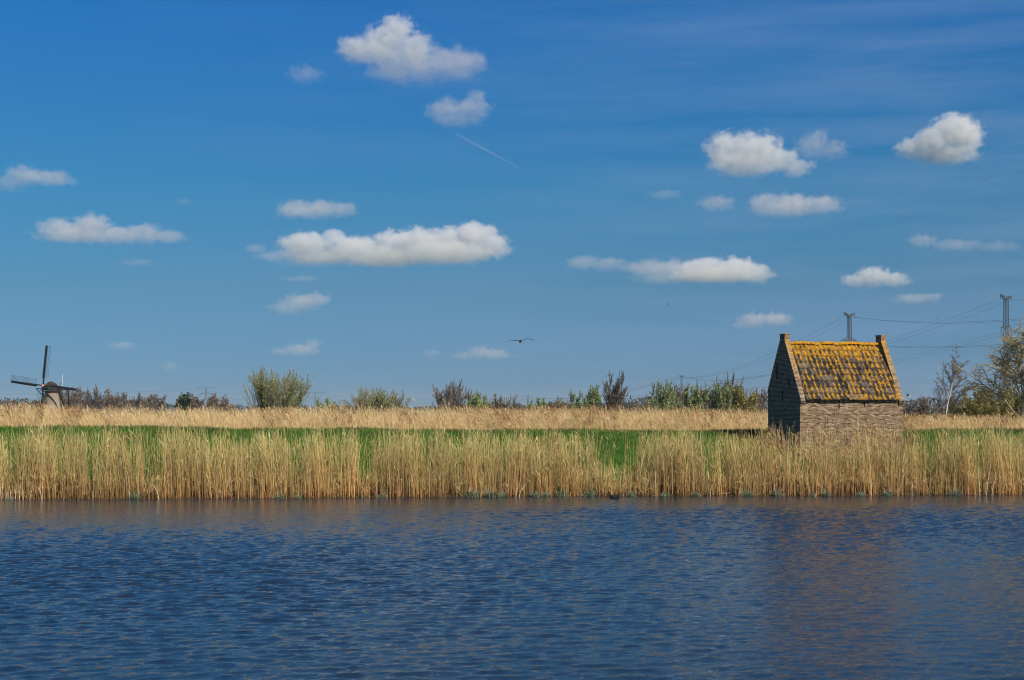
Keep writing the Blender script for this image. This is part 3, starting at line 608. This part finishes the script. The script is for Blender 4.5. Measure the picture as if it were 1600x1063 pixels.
def tree(name, kind, px, top, wpx, Y, label, cat, group=None, seed=0, dens=1.0, base=None, anchor=False):
    K = KINDS[kind]; r = random.Random(seed * 131 + int(px)); lines = grow(r, *K['g'], K['top'])
    x = (px - 800) / FPX * Y; z0 = gz(x, Y) if base is None else base; H = EYE + (HOR - top) / FPX * Y - z0; Wd = wpx / FPX * Y
    flip = -1.0 if (anchor and lines[[i for i, l in enumerate(lines) if l[3] == 0][0]][0][-1][0] < 0) else 1.0
    if flip < 0: lines = [([p * np.array([-1.0, 1, 1]) for p in l[0]], *l[1:]) for l in lines]
    allp = np.concatenate([np.array(l[0]) for l in lines]); sz = H / np.percentile(allp[:, 2], 99.6)
    vis = allp[allp[:, 2] > .35 * allp[:, 2].max()]; lo, hi = np.percentile(vis[:, 0], [1.5, 98.5]); sx = min(max(Wd / max(.1, (hi - lo)), .50 * sz), 1.9 * sz); cx = (lo + hi) / 2 * sx
    cx = 0 if anchor else cx; e = empty(name, (x - cx, Y, z0)); tag(e, label, cat, group)
    rmin = K['rmin'] * Y / 130 * .8 if Y < 200 else K['rmin'] * Y / 300
    white = kind in ('birch', 'bigbirch')
    main = [l for l in lines if l[3] == 0]; rest = [l for l in lines if l[3] > 0]
    rk = H * .42 if not white else H * (.24 if kind == 'birch' else .42)
    V, F = tubes(main, sx, sz, rmin, rk, 6)
    bc = jit((.62, .58, .50), len(V), .1, .02) if white else jit(K['bark'], len(V), .2)
    if white: f = vnoise(V[:, 2] * 3.1, 1.5, 5) < .22; bc[f] = (.06, .05, .045)
    link('trunk', npmesh('trunk', V, F, bc, smooth=True), m_bark, e)
    V, F = tubes(rest, sx, sz, rmin, rk * .9, 3)
    tw = jit(K['bark'], len(V), .22); mid = np.zeros(len(F), dtype=int); nv = len(V)
    pts = np.concatenate([np.array(l[0][1:]) for l in lines if l[3] >= K['g'][1] - 2]) * np.array([sx, sx, sz])
    per = K['leaf'] * dens; n = int(len(pts) * per)
    rr = np.random.default_rng(seed * 7 + int(px)); pk = pts[rr.integers(0, len(pts), n)] if n else np.zeros((0, 3))
    ls = K['ls'] * Y / 130 * .85 if Y < 200 else K['ls'] * Y / 300
    if n:
        pk = pk + rr.normal(0, ls * .9, (n, 3)); u = rr.normal(0, 1, (n, 3)); u /= np.linalg.norm(u, axis=1)[:, None]; v = np.cross(u, rr.normal(0, 1, (n, 3))); v /= np.linalg.norm(v, axis=1)[:, None]
        s = ls * rr.uniform(.5, 1.2, n)[:, None]; LV = np.stack([pk - u * s, pk + v * s * .45, pk + u * s, pk - v * s * .45], 1).reshape(-1, 3); LF = np.arange(n * 4).reshape(n, 4) + nv
        f = rr.random((n, 1)); lc = (np.array(K['lc'][0]) * (1 - f) + np.array(K['lc'][1]) * f) * (1 + rr.normal(0, .15, (n, 1)))
        V = np.concatenate([V, LV]); F = np.concatenate([F, LF]); tw = np.concatenate([tw, np.repeat(np.clip(lc, .005, 1), 4, 0)]); mid = np.concatenate([mid, np.ones(n, dtype=int)])
    link('crown', npmesh('crown', V, F, tw, midx=mid), [m_twig, m_leaf], e)
    return e
G1 = 'trees and bushes beyond the reed field'
TREES = [
 ('willow_tree', 'willow', 434, 580, 80, 130, 'round green willow standing alone beyond the pale reed field', 'tree', 1, 1),
 ('bush', 'willow', 590, 608, 78, 135, 'sparse dark green bush left of the bare thorny bush', 'bush', 2, .6),
 ('bush', 'green', 512, 624, 30, 150, 'very low green bush just showing over the reeds', 'bush', 3, 1),
 ('bush', 'bare', 711, 598, 62, 125, 'bare thorny grey bush with knobbly branches', 'bush', 4, 1),
 ('bush', 'green', 745, 616, 24, 125, 'small bright green bush touching the bare thorny bush', 'bush', 5, 1.5),
 ('bush', 'scrub', 783, 619, 40, 135, 'brown scrub bush in the middle of the reed edge', 'bush', 6, 1),
 ('bush', 'green', 842, 624, 28, 150, 'low green bush beside the tiny pylon', 'bush', 7, 1),
 ('bush', 'scrub', 880, 626, 40, 170, 'low brown bush left of the small green tree', 'bush', 8, 1),
 ('tree', 'green', 914, 604, 36, 130, 'small light green tree left of the bare dark tree', 'tree', 9, 1.1),
 ('tree', 'baretree', 957, 582, 44, 125, 'bare dark tree with upright branches', 'tree', 10, 1),
 ('tree', 'green', 1037, 597, 40, 130, 'green leafing tree left of the faint pylon', 'tree', 11, .9),
 ('bush', 'bare', 1062, 604, 34, 135, 'bare grey bush between two green trees', 'bush', 12, .6),
 ('tree', 'green', 1082, 601, 26, 128, 'narrow green tree right of the faint pylon', 'tree', 13, 1.2),
 ('bush', 'bare', 1110, 606, 32, 135, 'thin bare bush right of the narrow green tree', 'bush', 14, 1),
 ('tree', 'green', 1128, 600, 30, 130, 'sparse green tree with pale bare stems behind it', 'tree', 15, .8),
 ('tree', 'baretree', 1140, 585, 22, 140, 'thin bare poplar poking above the sparse green tree', 'tree', 16, .3),
 ('tree', 'spring', 1152, 604, 28, 138, 'olive brown tree beside the thin poplar', 'tree', 17, 1.2),
 ('tree', 'wood', 1172, 609, 36, 210, 'bare brown tree near the dark gable of the hut', 'tree', 18, 1),
 ('tree', 'wood', 1196, 610, 34, 220, 'bare brown tree partly behind the dark gable of the hut', 'tree', 19, 1),
 ('bush', 'scrub', 1015, 628, 30, 160, 'low brown bush left of the green leafing tree', 'bush', 20, 1),
 ('tree', 'wood', 1422, 627, 26, 420, 'far grey tree just right of the hut', 'tree', 21, 1),
 ('bush', 'wood', 1452, 622, 44, 330, 'rounded dark brown bush left of the slim birch', 'bush', 22, 1.6),
 ('birch_tree', 'birch', 1484, 547, 66, 112, 'slim bare birch with a white trunk right of the hut', 'tree', 23, 1),
 ('bush', 'spring', 1508, 618, 34, 118, 'low yellow green bush at the foot of the slim birch', 'bush', 24, 1),
 ('bush', 'spring', 1548, 607, 56, 112, 'wide yellow green bush below the big birch', 'bush', 25, 1.2),
 ('bush', 'spring', 1592, 592, 60, 116, 'tall olive bush behind the trunk of the big birch', 'bush', 26, 1.3),
 ('birch_tree', 'bigbirch', 1590, 486, 200, 98, 'large drooping birch in young yellow leaf with a leaning white trunk', 'tree', 27, 1),
]
for (nm, kd, px, top, wp, Y, lb, ct, sd, dn) in TREES: tree(nm, kd, px, top, wp, Y, lb, ct, G1, sd, dn, None, kd == 'bigbirch')
WOODS = [(108, 605, 26, 480), (126, 606, 26, 500), (148, 605, 30, 470), (178, 611, 26, 520), (206, 615, 34, 560), (226, 616, 26, 540), (246, 617, 26, 580), (309, 622, 24, 420), (322, 618, 30, 400), (340, 620, 28, 410), (352, 623, 18, 400)]
for i, (px, top, wp, Y) in enumerate(WOODS):
    tree('tree', 'wood', px, top, wp, Y, f'purplish bare tree, {ORD[i]} from the left in the far row right of the windmill', 'tree', 'bare trees right of the windmill', 40 + i)
for i, px in enumerate((289, 297)): tree('tree', 'ever', px, 623, 12, 430, ('dark green conifer left of its twin by the brown mound', 'dark green conifer touching the brown mound of trees')[i], 'tree', 'dark conifers', 60 + i)
# the far wood that closes the horizon reads as one mass
pile = Pile(); rr = np.random.default_rng(5)
def wood_strip(x0p, x1p, Y, top, amp, n, c):
    px = rr.uniform(x0p, x1p, n); y = Y + rr.uniform(-20, 40, n); k = Y / FPX; x = (px - 800) * k
    ht = (HOR - top) * k + 4.5 + amp * k * (vnoise(px, .055, 71) + .5 * vnoise(px, .19, 72) - .75); z = gz(0, Y) + ht * (1 - rr.random(n) ** 2.2) ; s = .9 * k * 2.2
    p = np.stack([x, y, z], 1); d = rr.normal(0, 1, (n, 3)) + np.array([0, 0, .8]); d /= np.linalg.norm(d, axis=1)[:, None]
    pile.add(*ribbons(p, d, rr.uniform(1.2, 3.0, n) * s, rr.uniform(.5, 1.4, n) * s, rr.uniform(0, .4, n), jit(c, n, .18)))
wood_strip(-300, 110, 620, 628, 8, 9000, (.075, .062, .045)); wood_strip(60, 240, 700, 630, 8, 5000, (.08, .062, .05)); wood_strip(230, 1300, 900, 637, 7, 12000, (.06, .065, .04)); wood_strip(1000, 1230, 330, 622, 10, 5000, (.075, .06, .04))
wood_strip(1250, 2000, 800, 629, 10, 9000, (.07, .062, .045)); wood_strip(800, 1000, 500, 632, 7, 4000, (.075, .06, .04))
o = pile.build('treeline', m_leaf); tag(o, 'low brown wooded line closing the flat horizon', 'woods', kind='stuff')
# rough scrub and dead grass between the reed field and the trees
# ------------------------------------------------------------------ clouds: real volumes high up, on a common base about 900 m
# every lobe: (px, py, rx, ry) in degrees of view turned at once into metres at the cloud's own distance
CLOUDS = [
 # density, ragged, base py, lobes
 (0.020, 0.50, 418, [(480,385,48,24),(520,372,26,14),(555,392,60,26),(615,382,42,26),(655,380,46,28),(700,378,40,26),(740,368,44,24),(765,385,38,24),(700,398,90,20),(600,400,95,18),(500,400,60,14)]),
 (0.006, 1.0, 416, [(440,402,46,12),(400,388,22,7),(480,408,60,12)]),
 (0.018, 0.7, 110, [(620,48,32,30),(600,70,42,32),(560,80,38,26),(650,75,32,28),(585,88,50,22)]),
 (0.0075, 1.0, 130, [(650,105,64,36),(705,106,58,32),(738,100,30,22),(620,112,52,24)]),
 (0.010, 0.9, 196, [(700,176,40,22),(735,172,36,22),(715,184,50,14),(745,152,20,12)]),
 (0.0045, 1.1, 140, [(477,120,32,18)]),
 (0.024, 0.5, 262, [(1490,205,40,30),(1510,215,32,32),(1460,225,40,28),(1430,232,32,20),(1480,240,56,20)]),
 (0.017, 0.7, 285, [(1140,235,42,32),(1180,240,48,34),(1215,250,40,24),(1160,262,62,22),(1245,262,32,18)]),
 (0.009, 1.0, 250, [(1270,232,32,26),(1300,236,30,18),(1282,212,16,14)]),
 (0.013, 0.8, 342, [(1195,320,30,22),(1240,318,42,20),(1285,322,34,18),(1230,328,56,14)]),
 (0.008, 1.0, 334, [(1120,318,34,16)]),
 (0.004, 1.1, 312, [(1040,304,30,10)]),
 (0.009, 0.9, 306, [(38,276,34,20),(80,280,44,14),(10,288,30,16)]),
 (0.014, 0.7, 382, [(95,358,40,18),(145,356,40,22),(180,368,50,16),(225,366,40,18),(262,370,32,14),(130,370,80,12)]),
 (0.010, 0.9, 344, [(462,326,32,17),(500,330,42,18),(535,328,28,14),(485,335,56,12)]),
 (0.011, 0.9, 494, [(470,474,36,17),(495,468,24,14),(448,482,34,13)]),
 (0.007, 0.9, 434, [(915,410,34,14),(950,414,36,14),(980,418,30,10)]),
 (0.019, 0.6, 446, [(1100,418,40,16),(1145,422,46,22),(1180,430,32,18),(1120,432,80,14)]),
 (0.009, 0.9, 446, [(1020,422,44,18),(1065,422,50,22),(1040,434,60,12)]),
 (0.019, 0.6, 452, [(1365,434,34,19),(1395,438,28,14),(1335,440,26,12)]),
 (0.008, 0.9, 478, [(1430,467,34,11),(1455,466,22,10)]),
 (0.008, 0.8, 388, [(1443,377,26,14)]),
 (0.0045, 1.0, 394, [(1500,382,46,11),(1560,386,40,9)]),
 (0.012, 0.8, 516, [(1180,502,30,16),(1210,500,32,13),(1160,508,20,9)]),
 (0.011, 0.9, 558, [(470,548,34,12),(487,540,16,12),(440,550,20,7)]),
 (0.009, 0.9, 564, [(752,552,28,13),(770,554,36,10),(725,557,24,8)]),
 (0.007, 1.0, 549, [(190,541,24,9)]),
 (0.007, 1.0, 583, [(265,574,14,11)]),
 (0.006, 1.0, 562, [(675,553,18,8)]),
 (0.004, 1.0, 442, [(470,437,34,6)]),
 (0.0035, 1.1, 418, [(215,412,30,8)]),
 (0.004, 1.1, 322, [(288,317,15,8)]),
]
def cloud(dens, rag, pyb, lobes):
    Y = min(900 * FPX / (HOR - pyb), 13000.0)
    k = Y / FPX
    cx = sum(l[0] for l in lobes) / len(lobes); cy = sum(l[1] for l in lobes) / len(lobes)
    c = P(cx, cy, Y); r2 = random.Random(int(cx * 7 + cy))
    L = []
    for (px, py, rx, ry) in lobes:
        ry2 = max(ry, 0.4 * rx)
        L.append((Vector(((px - cx) * k, r2.uniform(-.35, .35) * rx * k, -(py - cy) * k)), Vector((rx * k, rx * k * 0.85, ry * k))))
    bm = bmesh.new(); grow = 1.16 + 0.12 * rag
    for (p, r) in L:
        bmesh.ops.create_icosphere(bm, subdivisions=2, radius=1.0, matrix=Matrix.Translation(p) @ Matrix.Diagonal((r.x * grow, r.y * grow, r.z * grow, 1)))
    me = bpy.data.meshes.new('cloud'); bm.to_mesh(me); bm.free()
    m = bpy.data.materials.new('cloud'); m.use_nodes = True; t = m.node_tree; t.nodes.clear()
    oc = coord(t); f = None
    for (p, r) in L:
        q = mapping(t, oc, (1 / r.x, 1 / r.y, 1 / r.z), loc=(-p.x / r.x, -p.y / r.y, -p.z / r.z))
        n = N(t, 'ShaderNodeVectorMath', operation='LENGTH'); t.links.new(q, n.inputs[0])
        g = M1(t, 'SUBTRACT', 1.0, n.outputs['Value'])
        f = g if f is None else M1(t, 'SMOOTH_MAX', f, g, 0.04)
    size = sorted(l[2] for l in lobes)[len(lobes) // 2] * k
    nz = noise(t, mapping(t, oc, (1, 1, 1.2)), 2.6 / size, 7, 0.60, 0.25)
    e = M1(t, 'MULTIPLY_ADD', M1(t, 'SUBTRACT', nz, 0.5), (1.5 + 1.1 * rag) * .8, f)
    d = M1(t, 'MULTIPLY', M1(t, 'SUBTRACT', e, 0.05, clamp=True), 3.6 / (0.6 + rag), clamp=True)
    sz_ = N(t, 'ShaderNodeSeparateXYZ'); t.links.new(oc, sz_.inputs[0]); z0 = min(p.z - r.z for p, r in L); z1 = max(p.z + r.z for p, r in L)
    hgt = M1(t, 'MULTIPLY_ADD', M1(t, 'SUBTRACT', sz_.outputs[2], z0), 1.25 / (z1 - z0), 0.10, clamp=True)
    thin = .9 if dens > .015 else .72
    d = M1(t, 'MULTIPLY', M1(t, 'MULTIPLY', d, hgt), dens * 900 / Y * 6.0 * thin)
    v = N(t, 'ShaderNodeVolumePrincipled'); v.inputs['Color'].default_value = (0.95, 0.955, 0.97, 1) if dens > .015 else (0.92, 0.90, 0.93, 1); v.inputs['Anisotropy'].default_value = 0.0
    t.links.new(d, v.inputs['Density'])
    o = N(t, 'ShaderNodeOutputMaterial'); t.links.new(v.outputs[0], o.inputs['Volume'])
    m.cycles.volume_step_rate = 0.25
    ob = link('cloud', me, m); ob.location = c; tag(ob, kind='structure')
    rm = ob.modifiers.new('union', 'REMESH'); rm.mode = 'VOXEL'; rm.voxel_size = size * 0.12
    return ob
for c_ in CLOUDS: cloud(*c_)
# ------------------------------------------------------------------ birds
m_feather_w = plain('white_feather', (0.72, 0.72, 0.70), 0.8, var=.06); m_feather_d = plain('dark_feather', (0.012, 0.013, 0.016), 0.7); m_feather_g = plain('grey_feather', (0.22, 0.24, 0.27), 0.8, var=.1)
m_beak = plain('ivory_bill', (0.7, 0.62, 0.5), 0.5, var=.05); m_gull_bill = plain('yellow_bill', (0.6, 0.35, 0.04), 0.5, var=.05)
def ribskin(rings):
    m = MB(); R_ = [[m.bm.verts.new(p) for p in r] for r in rings]; n = len(R_[0])
    for a, b in zip(R_, R_[1:]):
        for k in range(n): m.bm.faces.new([a[k], a[(k + 1) % n], b[(k + 1) % n], b[k]])
    m.bm.faces.new(R_[0][::-1]); m.bm.faces.new(R_[-1]); return m
def flying(px, py, Y, span, yaw, roll, label, flap, dark_top=False, bank_=0.0):
    """body along +Y (head first), wings with shoulder, wrist and swept tip"""
    e = empty('bird', P(px, py, Y)); e.rotation_euler = (0, roll, yaw); tag(e, label, 'bird', 'birds in the air'); s = span / 1.3
    prof = [(-.33, .004, .0), (-.27, .05, .006), (-.18, .035, .02), (-.10, .055, .045), (.02, .075, .07), (.12, .062, .06), (.18, .036, .038), (.225, .036, .036), (.26, .022, .022), (.285, .008, .01), (.325, .003, .004)]
    rings = [[Vector((rx * math.cos(k * math.pi / 5), y, rz * math.sin(k * math.pi / 5) + (.018 if y > .16 else 0))) * s for k in range(10)] for y, rx, rz in prof]
    bd = ribskin(rings).build('body', [m_feather_w, m_feather_d], e, smooth=True, mi=lambda f: 1 if (dark_top and (f.calc_center_median().z > .012 * s or f.calc_center_median().y > .17 * s)) else 0)
    for sd in (-1, 1):
        fl = flap[0] if sd < 0 else flap[1]
        st = [(.04, .02, .10, -.10), (.16, .035, .12, -.09), (.30, .075, .14, -.06), (.42, .05, .10, -.06), (.54, .01, .03, -.10), (.65, -.03, -.10, -.135)]
        rg = []; z = .03
        for i, (x, zz, ya, yb) in enumerate(st):
            zc = .03 + fl[0] * min(x, .3) + fl[1] * max(0, x - .3); th = .014 * (1 - x / .72)
            rg.append([Vector((sd * x, ya, zc)) * s, Vector((sd * x, (ya * 2 + yb) / 3, zc + th)) * s, Vector((sd * x, yb, zc - .004)) * s, Vector((sd * x, (ya * 2 + yb) / 3, zc - th)) * s])
        ribskin(rg).build('wing', [m_feather_g, m_feather_d], e, mi=lambda f: 1 if (abs(f.calc_center_median().x) > .46 * s or dark_top) else 0)
    MB().tube([(0, .31 * s, .02 * s), (0, .355 * s, .012 * s)], [.008 * s, .002 * s], 5).build('bill', m_gull_bill, e)
    return e
flying(813, 534, 60, 1.24, R(186), R(2.5), 'dark winged bird with white breast gliding in mid sky', ((.30, -.18), (.10, -.05)), True)
flying(1419, 620, 150, 1.3, R(-118), R(-12), 'white gull flying low just right of the hut roof', ((.1, .15), (.45, .05)))
flying(1525, 269, 170, .8, R(100), R(8), 'tiny white bird below the brightest cloud, upper of two', ((.2, -.2), (.25, -.15)))
flying(1538, 281, 165, .7, R(150), R(-8), 'tiny dark and white bird below the brightest cloud, lower of two', ((.4, .1), (.1, -.3)), True)
flying(1465, 498, 190, 1.0, R(80), R(5), 'tiny white bird between the two tall pylons', ((.15, .0), (.2, .1)))
flying(1043, 476, 220, .8, R(60), R(-14), 'tiny dark bird below the long cloud', ((.5, .2), (.3, .3)), True)
# the coot on the water at the reed edge, head up, swimming to the left
c = P(959, 780, 59.0); c.z = -.015; k = empty('coot', c, R(8)); k.scale = (1.25, 1.25, 1.3); tag(k, 'black coot swimming by the reed edge', 'bird')
prof = [(.17, .012, .095, .10), (.13, .04, .075, .075), (.07, .075, .06, .07), (0, .088, .055, .072), (-.07, .075, .05, .068), (-.115, .045, .06, .055), (-.135, .030, .10, .035), (-.145, .024, .15, .028), (-.152, .026, .19, .028), (-.17, .027, .212, .026), (-.195, .016, .208, .017), (-.215, .008, .198, .009)]
rg = []
for (x, ry, zc, rz) in prof: rg.append([Vector((x, ry * math.cos(q * math.pi / 5), zc + rz * math.sin(q * math.pi / 5))) for q in range(10)])
ribskin(rg).build('body', m_feather_d, k, smooth=True)
MB().tube([(-.205, 0, .200), (-.25, 0, .186)], [.011, .003], 6).build('bill', m_beak, k)
# ------------------------------------------------------------------ tufts of blue-green sedge at the waterline
m_sedge = leafmat('sedge', .25)
TUFTS = [(14,.35,.3),(215,.62,.62),(440,.5,.5),(468,.35,.4),(598,.4,.4),(739,.95,.78),(768,.5,.68),(784,.4,.55),(835,.45,.6),(853,.5,.45),(878,.6,.62),(922,.55,.55),(986,.35,.45),(1040,.4,.4),(1087,.35,.5),(1168,.75,.62),(1214,.4,.65),(1269,.35,.35),(1287,.4,.55),(1342,.45,.4),(1385,.35,.55),(1490,.6,.6)]
for i, (px, wd, ht) in enumerate(TUFTS):
    Y = 59.8 + .08 * (px - 800) / FPX * 60; x = (px - 800) / FPX * Y; Y = float(bank(x)) - .12; z = max(gz(x, Y), -.03) - .02
    e = empty('sedge_tuft', (x, Y, z)); tag(e, f'blue green sedge tuft at the foot of the reeds, {ORD[i]} tuft from the left', 'sedge', 'sedge tufts along the waterline')
    n = 170; r0 = np.random.default_rng(i + 200); b = np.stack([r0.normal(0, wd * .16, n), r0.normal(0, .10, n), np.zeros(n)], 1); a = r0.uniform(0, 6.28, n); el = r0.uniform(.75, 1.5, n)
    d = np.stack([np.cos(a) * np.cos(el), np.sin(a) * np.cos(el), np.sin(el)], 1); cc = np.clip(np.array([(.15, .215, .14)]) * (1 + r0.normal(0, .25, (n, 1))) * (1 + r0.normal(0, .05, (n, 3))), .01, 1)
    g = r0.random(n) < .28; cc[g] = (.40, .32, .15)
    V, F, C_ = ribbons(b, d, ht * .88 * r0.uniform(.5, 1.1, n), r0.uniform(.013, .024, n), r0.uniform(.1, .8, n), cc)
    link('blades', npmesh('blades', V, F, C_), m_sedge, e)
# ------------------------------------------------------------------ pale broken reed stumps standing in front of the belt
m_pale = plain('bleached_stem', (0.55, 0.43, 0.26), .8, var=.2, scale=8)
ST = [(2,752,-3),(10,768,1),(17,760,-2),(24,764,1),(30,757,2),(36,768,0),(46,766,4),(65,760,-4),(203,765,-2),(249,757,-9),(733,760,1),(805,748,9),(809,756,14),(1025,735,-1),(1110,760,1),(1362,748,-2),(1403,760,0),(1425,754,0),(1531,728,-3),(1541,726,7),(1549,742,8)]
for i, (px, top, ln) in enumerate(ST):
    x = (px - 800) / FPX * 59; Y = float(bank(x)) - .10; x = (px - 800) / FPX * Y; H = EYE + (HOR - top) / FPX * Y; l = ln / FPX * Y; r1 = random.Random(i)
    m = MB(); zb = -.12
    m.tube([(0, 0, zb), (l * .35, .01, H * .45), (l * .8, .0, H * .8), (l, -.01, H)], [.017, .016, .013, .008], 6)
    for q in range(3):
        z = H * r1.uniform(.35, .9); sd = r1.choice((-1, 1)); f = z / H; m.tube([(l * f * f, 0, z), (l * f * f + sd * .04, 0, z + .06), (l * f * f + sd * r1.uniform(.05, .13), 0, z + r1.uniform(-.08, .05))], [.010, .009, .004], 4)
    o = m.build('broken_reed_stem', m_pale); o.location = (x, Y, 0); tag(o, f'pale bleached broken reed stem at the waterline, {ORD[i]} such stem from the left', 'reed stem', 'bleached broken stems at the waterline')
# ------------------------------------------------------------------ the contrail: a long thin body of ice fog high over the clouds
a = P(712, 209, 42000.0); b_ = P(812, 263, 40000.0); m = MB(); m.tube([Vector((0, 0, 0)), (b_ - a) * .5, (b_ - a) * .97, b_ - a], [40, 46, 28, 10], 10)
mt = bpy.data.materials.new('contrail'); mt.use_nodes = True; t = mt.node_tree; t.nodes.clear(); v = N(t, 'ShaderNodeVolumePrincipled'); v.inputs['Density'].default_value = .0009; v.inputs['Color'].default_value = (.97, .97, .98, 1)
o = N(t, 'ShaderNodeOutputMaterial'); t.links.new(v.outputs[0], o.inputs['Volume']); ob = m.build('contrail', mt); ob.location = a; tag(ob, kind='structure')
# ------------------------------------------------------------------ the air: far things fade to blue
bm = bmesh.new(); bmesh.ops.create_cube(bm, size=1.0); me = bpy.data.meshes.new('haze'); bm.to_mesh(me); bm.free()
mh = bpy.data.materials.new('haze'); mh.use_nodes = True; t = mh.node_tree; t.nodes.clear(); v = N(t, 'ShaderNodeVolumePrincipled'); v.inputs['Density'].default_value = HAZE; v.inputs['Color'].default_value = (.80, .88, 1, 1)
o = N(t, 'ShaderNodeOutputMaterial'); t.links.new(v.outputs[0], o.inputs['Volume'])
ob = link('haze', me, mh); ob.scale = (9000, 6200, 72); ob.location = (0, 2900, 72 / 2 - 2.9); tag(ob, 'thin blue air over the whole flat land', 'haze', kind='stuff')
